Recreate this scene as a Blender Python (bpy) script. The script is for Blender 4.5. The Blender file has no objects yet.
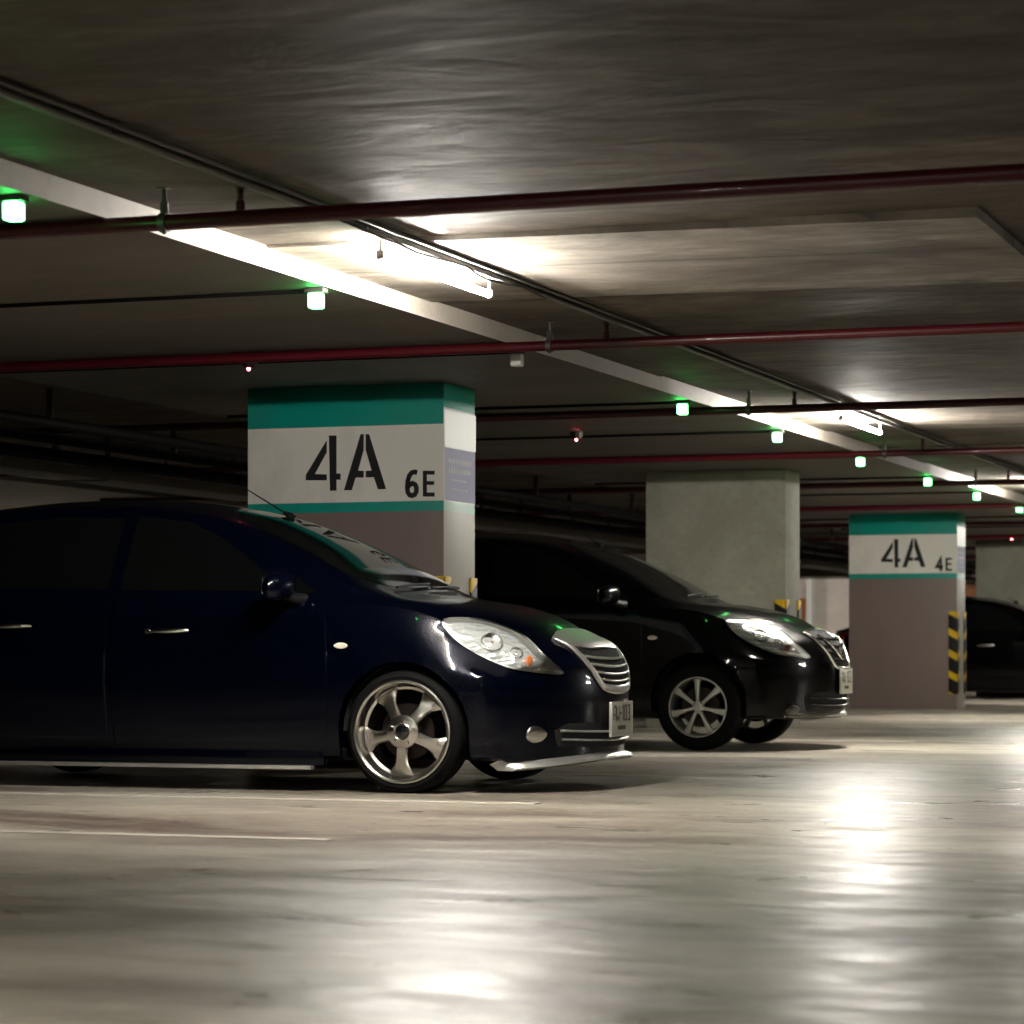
import bpy, bmesh, math, random
from mathutils import Vector, Matrix
from mathutils.bvhtree import BVHTree

scene = bpy.context.scene
COL = scene.collection
PI = math.pi

# ------------------------------------------------------------------ materials
def mat(name, col, rough=0.5, metal=0.0, coat=0.0, emit=None, estr=0.0, spec=0.5):
    m = bpy.data.materials.new(name); m.use_nodes = True
    b = m.node_tree.nodes['Principled BSDF']
    b.inputs['Base Color'].default_value = (*col, 1)
    b.inputs['Roughness'].default_value = rough
    b.inputs['Metallic'].default_value = metal
    b.inputs['Coat Weight'].default_value = coat
    b.inputs['Coat Roughness'].default_value = 0.04
    b.inputs['Specular IOR Level'].default_value = spec
    if emit:
        b.inputs['Emission Color'].default_value = (*emit, 1)
        b.inputs['Emission Strength'].default_value = estr
    return m

def nd(m, t, **kw):
    n = m.node_tree.nodes.new(t)
    for k, v in kw.items(): setattr(n, k, v)
    return n
def lk(m, a, b): m.node_tree.links.new(a, b)
def bsdf(m): return m.node_tree.nodes['Principled BSDF']

def noise(m, scale, detail=6, rough=0.6, vec=None, dist=0.0):
    n = nd(m, 'ShaderNodeTexNoise')
    n.inputs['Scale'].default_value = scale; n.inputs['Detail'].default_value = detail
    n.inputs['Roughness'].default_value = rough; n.inputs['Distortion'].default_value = dist
    if vec is not None: lk(m, vec, n.inputs['Vector'])
    return n
def ramp(m, fac, stops, interp='LINEAR'):
    r = nd(m, 'ShaderNodeValToRGB'); r.color_ramp.interpolation = interp
    el = r.color_ramp.elements
    while len(el) < len(stops): el.new(0.5)
    for e, (p, c) in zip(el, stops):
        e.position = p; e.color = (*c, 1) if len(c) == 3 else c
    lk(m, fac, r.inputs['Fac']); return r
def mapping(m, scale=(1, 1, 1), src='Object', rot=(0, 0, 0)):
    tc = nd(m, 'ShaderNodeTexCoord'); mp = nd(m, 'ShaderNodeMapping')
    mp.inputs['Scale'].default_value = scale; mp.inputs['Rotation'].default_value = rot
    lk(m, tc.outputs[src], mp.inputs['Vector']); return mp.outputs['Vector']
def mix(m, a, b, fac, mode='MIX'):
    x = nd(m, 'ShaderNodeMix', data_type='RGBA', blend_type=mode)
    if isinstance(fac, (int, float)): x.inputs[0].default_value = fac
    else: lk(m, fac, x.inputs[0])
    for i, s in ((6, a), (7, b)):
        if isinstance(s, tuple): x.inputs[i].default_value = (*s, 1)
        else: lk(m, s, x.inputs[i])
    return x.outputs[2]
def bump(m, h, strength, dist, prev=None):
    b = nd(m, 'ShaderNodeBump'); b.inputs['Strength'].default_value = strength
    b.inputs['Distance'].default_value = dist; lk(m, h, b.inputs['Height'])
    if prev is not None: lk(m, prev, b.inputs['Normal'])
    return b.outputs['Normal']

def concrete(name, c0, c1, rough=0.7, sc=1.0, stretch=(1, 1, 1), bstr=0.3):
    m = mat(name, c0, rough)
    v = mapping(m, stretch)
    n1 = noise(m, 1.3 * sc, 8, 0.65, v, 0.6)
    r1 = ramp(m, n1.outputs['Fac'], [(0.3, c0), (0.7, c1)])
    n2 = noise(m, 14 * sc, 6, 0.7, v)
    c = mix(m, r1.outputs['Color'], tuple(x * 0.7 for x in c0), ramp(m, n2.outputs['Fac'], [(0.5, (0, 0, 0)), (0.8, (.6, .6, .6))]).outputs['Color'])
    lk(m, c, bsdf(m).inputs['Base Color'])
    lk(m, bump(m, n2.outputs['Fac'], bstr, 0.01), bsdf(m).inputs['Normal'])
    return m

M = {}
# --- ceiling: board-marked slab with streaks, stain bands running along the aisle
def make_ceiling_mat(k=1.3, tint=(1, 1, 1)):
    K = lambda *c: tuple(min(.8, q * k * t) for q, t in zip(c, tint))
    m = mat('ceiling_concrete', (.3, .27, .22), 0.62)
    v = mapping(m, (0.6, 1.15, 1))
    v2 = mapping(m, (0.8, 1.55, 1))
    n1 = noise(m, 1.1, 8, 0.65, v, 0.8)
    base = ramp(m, n1.outputs['Fac'], [(0.32, K(.038, .028, .019)), (0.5, K(.082, .068, .052)), (0.68, K(.15, .122, .092))])
    n2 = noise(m, 2.2, 9, 0.7, v2, 1.5)
    streak = ramp(m, n2.outputs['Fac'], [(0.42, (0, 0, 0)), (0.62, (.55, .55, .55))])
    c = mix(m, base.outputs['Color'], K(.045, .036, .027), streak.outputs['Color'])
    # long dark stain bands parallel to the aisle
    tc = nd(m, 'ShaderNodeTexCoord'); sx = nd(m, 'ShaderNodeSeparateXYZ'); lk(m, tc.outputs['Object'], sx.inputs[0])
    wob = noise(m, 0.9, 4, 0.6, v)
    add = nd(m, 'ShaderNodeMath', operation='MULTIPLY_ADD'); lk(m, wob.outputs['Fac'], add.inputs[0]); add.inputs[1].default_value = 0.22; lk(m, sx.outputs['X'], add.inputs[2])
    per = nd(m, 'ShaderNodeMath', operation='PINGPONG'); sh = nd(m, 'ShaderNodeMath', operation='ADD'); lk(m, add.outputs[0], sh.inputs[0]); sh.inputs[1].default_value = 2.06
    lk(m, sh.outputs[0], per.inputs[0]); per.inputs[1].default_value = 1.22
    band = ramp(m, per.outputs[0], [(0.0, (.75, .75, .75)), (0.09, (.6, .6, .6)), (0.17, (0, 0, 0))])
    n3 = noise(m, 1.7, 5, 0.7, v)
    bf = mix(m, (0, 0, 0), band.outputs['Color'], ramp(m, n3.outputs['Fac'], [(0.42, (0, 0, 0)), (0.58, (1, 1, 1))]).outputs['Color'])
    c = mix(m, c, (.05, .042, .033), bf)
    # thin joints between the formwork boards across the aisle
    pj = nd(m, 'ShaderNodeMath', operation='PINGPONG'); ya = nd(m, 'ShaderNodeMath', operation='MULTIPLY_ADD')
    lk(m, n3.outputs['Fac'], ya.inputs[0]); ya.inputs[1].default_value = 0.05; lk(m, sx.outputs['Y'], ya.inputs[2])
    lk(m, ya.outputs[0], pj.inputs[0]); pj.inputs[1].default_value = 0.61
    jn = ramp(m, pj.outputs[0], [(0.0, (.8, .8, .8)), (0.012, (.5, .5, .5)), (0.03, (0, 0, 0))])
    c = mix(m, c, (.06, .05, .038), jn.outputs['Color'])
    lk(m, c, bsdf(m).inputs['Base Color'])
    nb = noise(m, 1.5, 5, 0.6, v2, .6)
    b1 = bump(m, nb.outputs['Fac'], 0.3, 0.05)
    nf = noise(m, 30, 6, 0.7, v)
    b2 = bump(m, nf.outputs['Fac'], 0.25, 0.006, b1)
    lk(m, b2, bsdf(m).inputs['Normal'])
    lk(m, ramp(m, n2.outputs['Fac'], [(0.3, (.62, .62, .62)), (0.7, (.8, .8, .8))]).outputs['Color'], bsdf(m).inputs['Roughness'])
    bsdf(m).inputs['Specular IOR Level'].default_value = .2
    return m
M['ceiling'] = make_ceiling_mat()
M['panel'] = make_ceiling_mat(2.9, (.93, 1.0, 1.1))  # ceiling colour lightened to paint in the light patch beside the tubes

def make_floor_mat():
    m = mat('polished_floor', (.2, .18, .15), 0.35, spec=.36)
    v = mapping(m, (0.55, 1.3, 1)); v2 = mapping(m, (1.0, 2.2, 1))
    n1 = noise(m, 0.55, 8, 0.62, v, 0.7)
    base = ramp(m, n1.outputs['Fac'], [(0.36, (.11, .08, .064)), (0.5, (.27, .24, .195)), (0.66, (.43, .40, .335))])
    n2 = noise(m, 1.5, 9, 0.72, v2, 1.2)
    c = mix(m, base.outputs['Color'], (.16, .125, .10), ramp(m, n2.outputs['Fac'], [(0.5, (0, 0, 0)), (0.8, (.5, .5, .5))]).outputs['Color'])
    n3 = noise(m, 5, 8, 0.75, v2, 0.8)
    c = mix(m, c, (.44, .40, .33), ramp(m, n3.outputs['Fac'], [(0.5, (0, 0, 0)), (0.75, (.55, .55, .55))]).outputs['Color'])
    lk(m, c, bsdf(m).inputs['Base Color'])
    rr = ramp(m, n2.outputs['Fac'], [(0.35, (.25, .25, .25)), (0.65, (.50, .50, .50))])
    lk(m, rr.outputs['Color'], bsdf(m).inputs['Roughness'])
    nb = noise(m, 1.8, 6, 0.6, mapping(m, (0.9, 2.0, 1)), 0.8)
    b1 = bump(m, nb.outputs['Fac'], 0.6, 0.033)
    nf = noise(m, 11, 6, 0.7, v2)
    lk(m, bump(m, nf.outputs['Fac'], 0.12, 0.006, b1), bsdf(m).inputs['Normal'])
    return m
M['floor'] = make_floor_mat()
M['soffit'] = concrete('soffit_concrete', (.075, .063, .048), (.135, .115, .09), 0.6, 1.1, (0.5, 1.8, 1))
M['rawcol'] = concrete('bare_column_concrete', (.25, .24, .19), (.38, .37, .30), 0.75, 1.2)
M['wall'] = concrete('plastered_wall', (.55, .50, .45), (.66, .61, .56), 0.85, 0.8)
M['dwall'] = concrete('dull_wall', (.16, .15, .11), (.22, .21, .16), 0.85, 0.8)

def make_column_mat():
    # painted bands: teal, white, teal on every face; taupe below on the front, pale grey on the aisle side
    m = mat('painted_column', (.5, .5, .5), 0.5)
    tc = nd(m, 'ShaderNodeTexCoord'); s = nd(m, 'ShaderNodeSeparateXYZ'); lk(m, tc.outputs['Object'], s.inputs[0])
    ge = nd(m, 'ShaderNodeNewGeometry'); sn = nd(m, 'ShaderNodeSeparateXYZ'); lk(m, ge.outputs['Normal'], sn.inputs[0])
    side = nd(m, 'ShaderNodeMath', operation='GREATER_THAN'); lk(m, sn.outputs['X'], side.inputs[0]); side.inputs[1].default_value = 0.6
    zz = nd(m, 'ShaderNodeMath', operation='DIVIDE'); lk(m, s.outputs['Z'], zz.inputs[0]); zz.inputs[1].default_value = 2.5
    teal = (.0, .30, .235)
    fr = ramp(m, zz.outputs[0], [(0.0, (.20, .150, .132)), (1.495 / 2.5, teal), (1.562 / 2.5, (.80, .77, .70)), (2.005 / 2.5, teal)], 'CONSTANT')
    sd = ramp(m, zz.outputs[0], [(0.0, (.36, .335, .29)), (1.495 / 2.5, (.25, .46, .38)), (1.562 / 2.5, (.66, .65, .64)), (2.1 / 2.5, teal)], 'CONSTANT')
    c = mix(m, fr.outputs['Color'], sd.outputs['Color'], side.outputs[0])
    n = noise(m, 3, 6, 0.6, mapping(m, (1, 1, .5)))
    c2 = mix(m, c, (.1, .09, .08), ramp(m, n.outputs['Fac'], [(0.5, (0, 0, 0)), (0.9, (.35, .35, .35))]).outputs['Color'])
    lk(m, c2, bsdf(m).inputs['Base Color'])
    n2 = noise(m, 60, 3, 0.6)
    lk(m, bump(m, n2.outputs['Fac'], 0.1, 0.003), bsdf(m).inputs['Normal'])
    return m
M['column'] = make_column_mat()

def make_guard_mat():
    m = mat('hazard_rubber', (.02, .02, .02), 0.5)
    tc = nd(m, 'ShaderNodeTexCoord'); s = nd(m, 'ShaderNodeSeparateXYZ'); lk(m, tc.outputs['Object'], s.inputs[0])
    a = nd(m, 'ShaderNodeMath', operation='MULTIPLY_ADD'); lk(m, s.outputs['X'], a.inputs[0]); a.inputs[1].default_value = 0.55; lk(m, s.outputs['Z'], a.inputs[2])
    a2 = nd(m, 'ShaderNodeMath', operation='MULTIPLY_ADD'); lk(m, s.outputs['Y'], a2.inputs[0]); a2.inputs[1].default_value = -0.55; lk(m, a.outputs[0], a2.inputs[2])
    d = nd(m, 'ShaderNodeMath', operation='DIVIDE'); lk(m, a2.outputs[0], d.inputs[0]); d.inputs[1].default_value = 0.243
    f = nd(m, 'ShaderNodeMath', operation='FRACT'); d2 = nd(m, 'ShaderNodeMath', operation='ADD'); lk(m, d.outputs[0], d2.inputs[0]); d2.inputs[1].default_value = .35; lk(m, d2.outputs[0], f.inputs[0])
    r = ramp(m, f.outputs[0], [(0, (.015, .014, .013)), (0.66, (.72, .46, .02))], 'CONSTANT')
    lk(m, r.outputs['Color'], bsdf(m).inputs['Base Color']); bsdf(m).inputs['Specular IOR Level'].default_value = .2; return m
M['guard'] = make_guard_mat()

def paint(name, col, flake):
    m = mat(name, col, 0.3, 0.35, 0.42, spec=.08)
    n = noise(m, 900, 2, 0.5)
    c = mix(m, col, flake, ramp(m, n.outputs['Fac'], [(0.5, (0, 0, 0)), (0.8, (1, 1, 1))]).outputs['Color'])
    lk(m, c, bsdf(m).inputs['Base Color']); return m
M['navy'] = paint('navy_metallic_paint', (.00006, .0004, .0024), (.0004, .004, .022))
M['black'] = paint('black_gloss_paint', (.0006, .0006, .0008), (.002, .002, .0025))
M['gloss'] = mat('glossy_dark_trim', (.003, .003, .004), 0.15, 0, 0.6)
M['glass'] = mat('tinted_glass', (.0015, .002, .002), 0.06, 0, 0.0, spec=0.5)
M['chrome'] = mat('chrome', (.72, .71, .68), 0.16, 1.0)
M['satin'] = mat('satin_silver', (.62, .61, .58), 0.38, 0.85)
M['alloy'] = mat('wheel_alloy', (.52, .50, .465), 0.26, 1.0)
M['alloyp'] = mat('wheel_alloy_painted', (.5, .5, .47), 0.42, 0.6)
M['rubber'] = mat('tyre_rubber', (.004, .004, .004), 0.75, spec=.12)
M['plastic'] = mat('black_plastic', (.005, .005, .006), 0.55, spec=.2)
M['pit'] = mat('recess_black', (.002, .002, .002), 0.9)
M['disc'] = mat('brake_disc_steel', (.04, .03, .028), 0.5, 1.0)
M['reflector'] = mat('lamp_reflector', (.92, .92, .90), 0.22, .55)
_m = M['reflector']; _v = nd(_m, 'ShaderNodeTexVoronoi'); _v.inputs['Scale'].default_value = 22
lk(_m, mapping(_m, (1, 1, 2.2)), _v.inputs['Vector'])
lk(_m, bump(_m, _v.outputs['Distance'], 0.9, 0.012), bsdf(_m).inputs['Normal'])
M['bowl'] = mat('lamp_bowl_metal', (.6, .58, .55), 0.25, 1.0)
M['amberdim'] = mat('dim_amber', (.45, .3, .2), 0.25, .5)
M['amber'] = mat('amber_bulb', (.8, .22, .06), 0.3)
M['taillens'] = mat('red_tail_lens', (.25, .004, .008), 0.15, 0, 1)
M['plate'] = mat('plate_white', (.55, .55, .47), 0.4)
M['plateink'] = mat('plate_ink', (.07, .07, .055), 0.5)
M['ink'] = mat('sign_black', (.006, .006, .007), 0.6)
M['pinkink'] = mat('pale_print', (.75, .75, .8), 0.8, spec=.1)
M['yellowink'] = mat('yellow_print', (.6, .58, .35), 0.6)
M['marker'] = mat('clear_marker_lens', (.75, .66, .55), 0.25)
M['poster'] = mat('lavender_poster', (.52, .52, .70), 0.7, spec=.1)
M['paper'] = mat('white_paper', (.72, .72, .72), 0.5)
M['line'] = mat('parking_line_paint', (.42, .39, .33), 0.55)
_m = M['line']; _n = noise(_m, 7, 6, 0.7)
lk(_m, ramp(_m, _n.outputs['Fac'], [(0.38, (.32, .29, .24)), (0.6, (.62, .58, .51))]).outputs['Color'], bsdf(_m).inputs['Base Color'])
M['pipe'] = mat('red_pipe_paint', (.05, .002, .005), 0.4, 0, .15, spec=.3)
M['steel'] = mat('galvanised_steel', (.35, .34, .32), 0.4, 0.9)
M['condu'] = mat('dull_conduit', (.09, .085, .075), 0.45, 0.6)
M['darksteel'] = mat('dark_steel', (.05, .045, .04), 0.5, 0.5)
M['duct'] = mat('grey_duct', (.10, .09, .075), 0.6)
M['cable'] = mat('black_cable', (.003, .0025, .0025), 0.7, spec=.05)
M['white_pl'] = mat('white_plastic', (.6, .6, .57), 0.4)
M['door'] = mat('orange_door', (.35, .13, .035), 0.5)
M['tube'] = mat('tube_glow', (.9, .9, .9), 0.4, emit=(1.0, .95, .87), estr=212)
M['green'] = mat('green_indicator', (.3, .9, .5), 0.4, emit=(.075, 1.0, .17), estr=4.8)
M['redled'] = mat('red_led', (.9, .1, .1), 0.4, emit=(1.0, .10, .12), estr=9)
# lens: clear cover over the lamp bowl
def lensmat():
    m = bpy.data.materials.new('clear_lens'); m.use_nodes = True; nt = m.node_tree; nt.nodes.clear()
    out = nt.nodes.new('ShaderNodeOutputMaterial'); mx = nt.nodes.new('ShaderNodeMixShader'); fr = nt.nodes.new('ShaderNodeFresnel')
    t = nt.nodes.new('ShaderNodeBsdfTransparent'); g = nt.nodes.new('ShaderNodeBsdfGlossy')
    t.inputs['Color'].default_value = (.93, .95, .95, 1); g.inputs['Roughness'].default_value = .05; fr.inputs['IOR'].default_value = 1.45
    nt.links.new(fr.outputs[0], mx.inputs[0]); nt.links.new(t.outputs[0], mx.inputs[1]); nt.links.new(g.outputs[0], mx.inputs[2]); nt.links.new(mx.outputs[0], out.inputs['Surface'])
    return m
M['lens'] = lensmat()

# ------------------------------------------------------------------ mesh helpers
def link(name, bm, m, parent=None, smooth=None, loc=None):
    me = bpy.data.meshes.new(name)
    bmesh.ops.recalc_face_normals(bm, faces=bm.faces)
    bm.to_mesh(me); bm.free()
    mats = m if isinstance(m, (list, tuple)) else [m]
    for x in mats: me.materials.append(x)
    if smooth is not None:
        for p in me.polygons: p.use_smooth = True
        if smooth < 179: me.set_sharp_from_angle(angle=math.radians(smooth))
    o = bpy.data.objects.new(name, me); COL.objects.link(o)
    if parent is not None: o.parent = parent
    if loc: o.location = loc
    return o
def empty(name, loc=(0, 0, 0)):
    o = bpy.data.objects.new(name, None); COL.objects.link(o); o.location = loc; o.empty_display_size = 0.2
    return o
def tag(o, label=None, cat=None, group=None, kind=None):
    if label: o['label'] = label
    if cat: o['category'] = cat
    if group: o['group'] = group
    if kind: o['kind'] = kind
    return o
def box(bm, x0, x1, y0, y1, z0, z1, bev=0.0):
    r = bmesh.ops.create_cube(bm, size=1)
    vs = r['verts']
    for v in vs:
        v.co = Vector(((x0 + x1) / 2 + v.co.x * (x1 - x0), (y0 + y1) / 2 + v.co.y * (y1 - y0), (z0 + z1) / 2 + v.co.z * (z1 - z0)))
    if bev > 0:
        es = set(e for v in vs for e in v.link_edges)
        bmesh.ops.bevel(bm, geom=list(es), offset=bev, segments=2, affect='EDGES', profile=0.5)
def tube(bm, pts, r, seg=12, cap=True):
    pts = [Vector(p) for p in pts]; rings = []
    prev = None
    for i, p in enumerate(pts):
        d = (pts[min(i + 1, len(pts) - 1)] - pts[max(i - 1, 0)]).normalized()
        if prev is None:
            a = d.orthogonal().normalized()
        else:
            a = (prev - d * prev.dot(d)).normalized()
        prev = a; b = d.cross(a)
        rr = r[i] if isinstance(r, (list, tuple)) else r
        rings.append([bm.verts.new(p + (a * math.cos(2 * PI * k / seg) + b * math.sin(2 * PI * k / seg)) * rr) for k in range(seg)])
    for i in range(len(rings) - 1):
        for k in range(seg):
            bm.faces.new((rings[i][k], rings[i][(k + 1) % seg], rings[i + 1][(k + 1) % seg], rings[i + 1][k]))
    if cap:
        bm.faces.new(rings[0]); bm.faces.new(rings[-1])
def lathe(bm, prof, seg=64, c=(0, 0, 0), closed=False):
    """prof: (radius, y) list, turned about the Y axis through c"""
    rings = []
    for r, y in prof:
        if r < 1e-5: rings.append([bm.verts.new((c[0], c[1] + y, c[2]))])
        else: rings.append([bm.verts.new((c[0] + r * math.cos(2 * PI * k / seg), c[1] + y, c[2] + r * math.sin(2 * PI * k / seg))) for k in range(seg)])
    n = len(rings)
    for i in range(n if closed else n - 1):
        A, B = rings[i], rings[(i + 1) % n]
        for k in range(seg):
            k2 = (k + 1) % seg
            if len(A) == 1 and len(B) == 1: continue
            if len(A) == 1: bm.faces.new((A[0], B[k2], B[k]))
            elif len(B) == 1: bm.faces.new((A[k], A[k2], B[0]))
            else: bm.faces.new((A[k], A[k2], B[k2], B[k]))
def prism(bm, poly, o, ax, ay, n, th):
    """extrude a 2D polygon (list of (u,v)) placed at o with axes ax, ay by th along n"""
    o, ax, ay, n = Vector(o), Vector(ax), Vector(ay), Vector(n)
    a = [bm.verts.new(o + ax * u + ay * v) for u, v in poly]
    b = [bm.verts.new(o + ax * u + ay * v + n * th) for u, v in poly]
    f1 = bm.faces.new(a); f2 = bm.faces.new(b)
    k = len(poly)
    for i in range(k): bm.faces.new((a[i], a[(i + 1) % k], b[(i + 1) % k], b[i]))
    f1.normal_update(); f2.normal_update()
    bmesh.ops.triangulate(bm, faces=[f1, f2])
def stroke(bm, pts, w, o, ax, ay, n, th, closed=False):
    P = [Vector(p) for p in pts]; L = []; R = []
    m = len(P)
    for i in range(m):
        if closed: a, b = P[i - 1], P[(i + 1) % m]
        else: a, b = P[max(i - 1, 0)], P[min(i + 1, m - 1)]
        d1 = (P[i] - a); d2 = (b - P[i])
        if d1.length < 1e-9: d1 = d2
        if d2.length < 1e-9: d2 = d1
        d1 = d1.normalized(); d2 = d2.normalized(); t = (d1 + d2).normalized()
        nn = Vector((-t.y, t.x)); k = 1 / max(0.5, nn.dot(Vector((-d1.y, d1.x))))
        L.append(P[i] + nn * w / 2 * k); R.append(P[i] - nn * w / 2 * k)
    rng = range(m if closed else m - 1)
    for i in rng:
        j = (i + 1) % m
        prism(bm, [L[i], L[j], R[j], R[i]], o, ax, ay, n, th)
def interp(tab, x):
    if x <= tab[0][0]: return tab[0][1]
    if x >= tab[-1][0]: return tab[-1][1]
    for i in range(len(tab) - 1):
        x0, y0 = tab[i]; x1, y1 = tab[i + 1]
        if x <= x1:
            def sl(k):
                if k <= 0 or k >= len(tab) - 1: 
                    k2 = min(max(k, 0), len(tab) - 2) if k <= 0 else len(tab) - 2
                    return (tab[k2 + 1][1] - tab[k2][1]) / (tab[k2 + 1][0] - tab[k2][0])
                a = (tab[k][1] - tab[k - 1][1]) / (tab[k][0] - tab[k - 1][0]); b = (tab[k + 1][1] - tab[k][1]) / (tab[k + 1][0] - tab[k][0])
                return 0 if a * b <= 0 else 2 * a * b / (a + b)
            h = x1 - x0; t = (x - x0) / h; m0, m1 = sl(i), sl(i + 1)
            return (2 * t**3 - 3 * t**2 + 1) * y0 + (t**3 - 2 * t**2 + t) * h * m0 + (-2 * t**3 + 3 * t**2) * y1 + (t**3 - t**2) * h * m1

# ------------------------------------------------------------------ the saloon car (local frame: front axle at x=0, +x forward, ground z=0)
ZT = [(-3.54, 1.00), (-3.3, 1.06), (-3.15, 1.12), (-2.9, 1.29), (-2.65, 1.42), (-2.3, 1.465), (-2.0, 1.48), (-1.6, 1.475), (-1.3, 1.445), (-1.0, 1.385),
      (-.8, 1.315), (-.6, 1.225), (-.4, 1.115), (-.2, 1.0), (-.08, .965), (.1, .945), (.3, .922), (.5, .885), (.65, .845), (.8, .785), (.9, .722)]
WG = [(-3.54, .56), (-3.2, .60), (-2.8, .56), (-2.4, .565), (-1.5, .565), (-1.0, .575), (-.6, .63), (-.3, .70), (-.1, .68), (.3, .62), (.6, .55), (.9, .42)]
DG = [(-3.54, .03), (-3.1, .04), (-2.8, .075), (-2.2, .085), (-1.4, .085), (-.9, .075), (-.4, .05), (-.1, .025), (.3, .025), (.9, .03)]
WS = [(-3.54, .69), (-3.2, .76), (-2.6, .795), (-1.5, .80), (-.6, .80), (-.2, .79), (.2, .77), (.5, .745), (.9, .64)]
ZS = [(-3.54, .92), (-3.0, .985), (-2.4, .975), (-1.6, .945), (-.6, .915), (-.2, .90), (.1, .875), (.4, .83), (.65, .775), (.9, .66)]
WM = [(-3.54, .75), (-3.2, .81), (-2.6, .845), (-1.6, .835), (-.6, .835), (-.2, .845), (.2, .848), (.5, .84), (.9, .79)]
ZB = [(-3.54, .30), (-3.2, .22), (-2.7, .155), (-.4, .15), (.3, .15), (.9, .155)]
NZ = [(.10, .79), (.3, .815), (.45, .825), (.58, .81), (.66, .775), (.72, .725), (.78, .66)]
RZ = [(.2, -3.50), (.5, -3.54), (.8, -3.52), (1.0, -3.47)]
def Ff(y, z): return interp(NZ, z) - .50 * (abs(y) / .85) ** 2.5
def Fr(y, z): return interp(RZ, z) + .26 * (abs(y) / .8) ** 2.6
def ring_ctrl(s):
    zt, wg, dg, ws, zs, wm, zb = (interp(T, s) for T in (ZT, WG, DG, WS, ZS, WM, ZB))
    zg = zt - dg
    gh = max(0.0, min(1.0, (zg - zs) / .35))
    cb = [(0, zb), (wm * .55, zb), (wm * .9, zb + .01), (wm * .965, zb + .06), (wm * .99, .36), (wm, .56)]
    cb += [(ws + (wm - ws) * .55, zs - .08 - .04 * (1 - gh)), (ws, zs)]
    cb += [(ws + (wg - ws) * .16, zs + (zg - zs) * .2), (wg + (ws - wg) * .42, zs + (zg - zs) * (.62 + .0 * gh)), (wg, zg), (wg * .82, zg + dg * .52), (wg * .45, zt - dg * .13), (0, zt)]
    return cb
SUB = [3, 3, 2, 7, 8, 6, 5, 3, 7, 6, 4, 5, 6]
def ring_pts(s):
    P = ring_ctrl(s); out = []
    n = len(P)
    for i in range(n - 1):
        p0 = P[i - 1] if i > 0 else (-P[1][0], P[1][1]); p1 = P[i]; p2 = P[i + 1]; p3 = P[i + 2] if i + 2 < n else (-P[n - 2][0], P[n - 2][1])
        for k in range(SUB[i]):
            t = k / SUB[i]
            def cr(j):
                return 0.5 * (2 * p1[j] + (p2[j] - p0[j]) * t + (2 * p0[j] - 5 * p1[j] + 4 * p2[j] - p3[j]) * t * t + (3 * p1[j] - p0[j] - 3 * p2[j] + p3[j]) * t**3)
            out.append((max(0, cr(0)) if i == 0 or i == n - 2 else cr(0), cr(1)))
    out.append(P[-1]); return out
def surf_ring(s):
    pts = []
    for y, z in ring_pts(s):
        x = s
        if s > -.15: x = s + (Ff(y, z) - .9) * ((s + .15) / 1.05) ** 1.35
        if s < -2.75: x = s + (Fr(y, z) + 3.54) * ((-2.75 - s) / .79) ** 1.3
        pts.append((x, y, z))
    return pts
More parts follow.
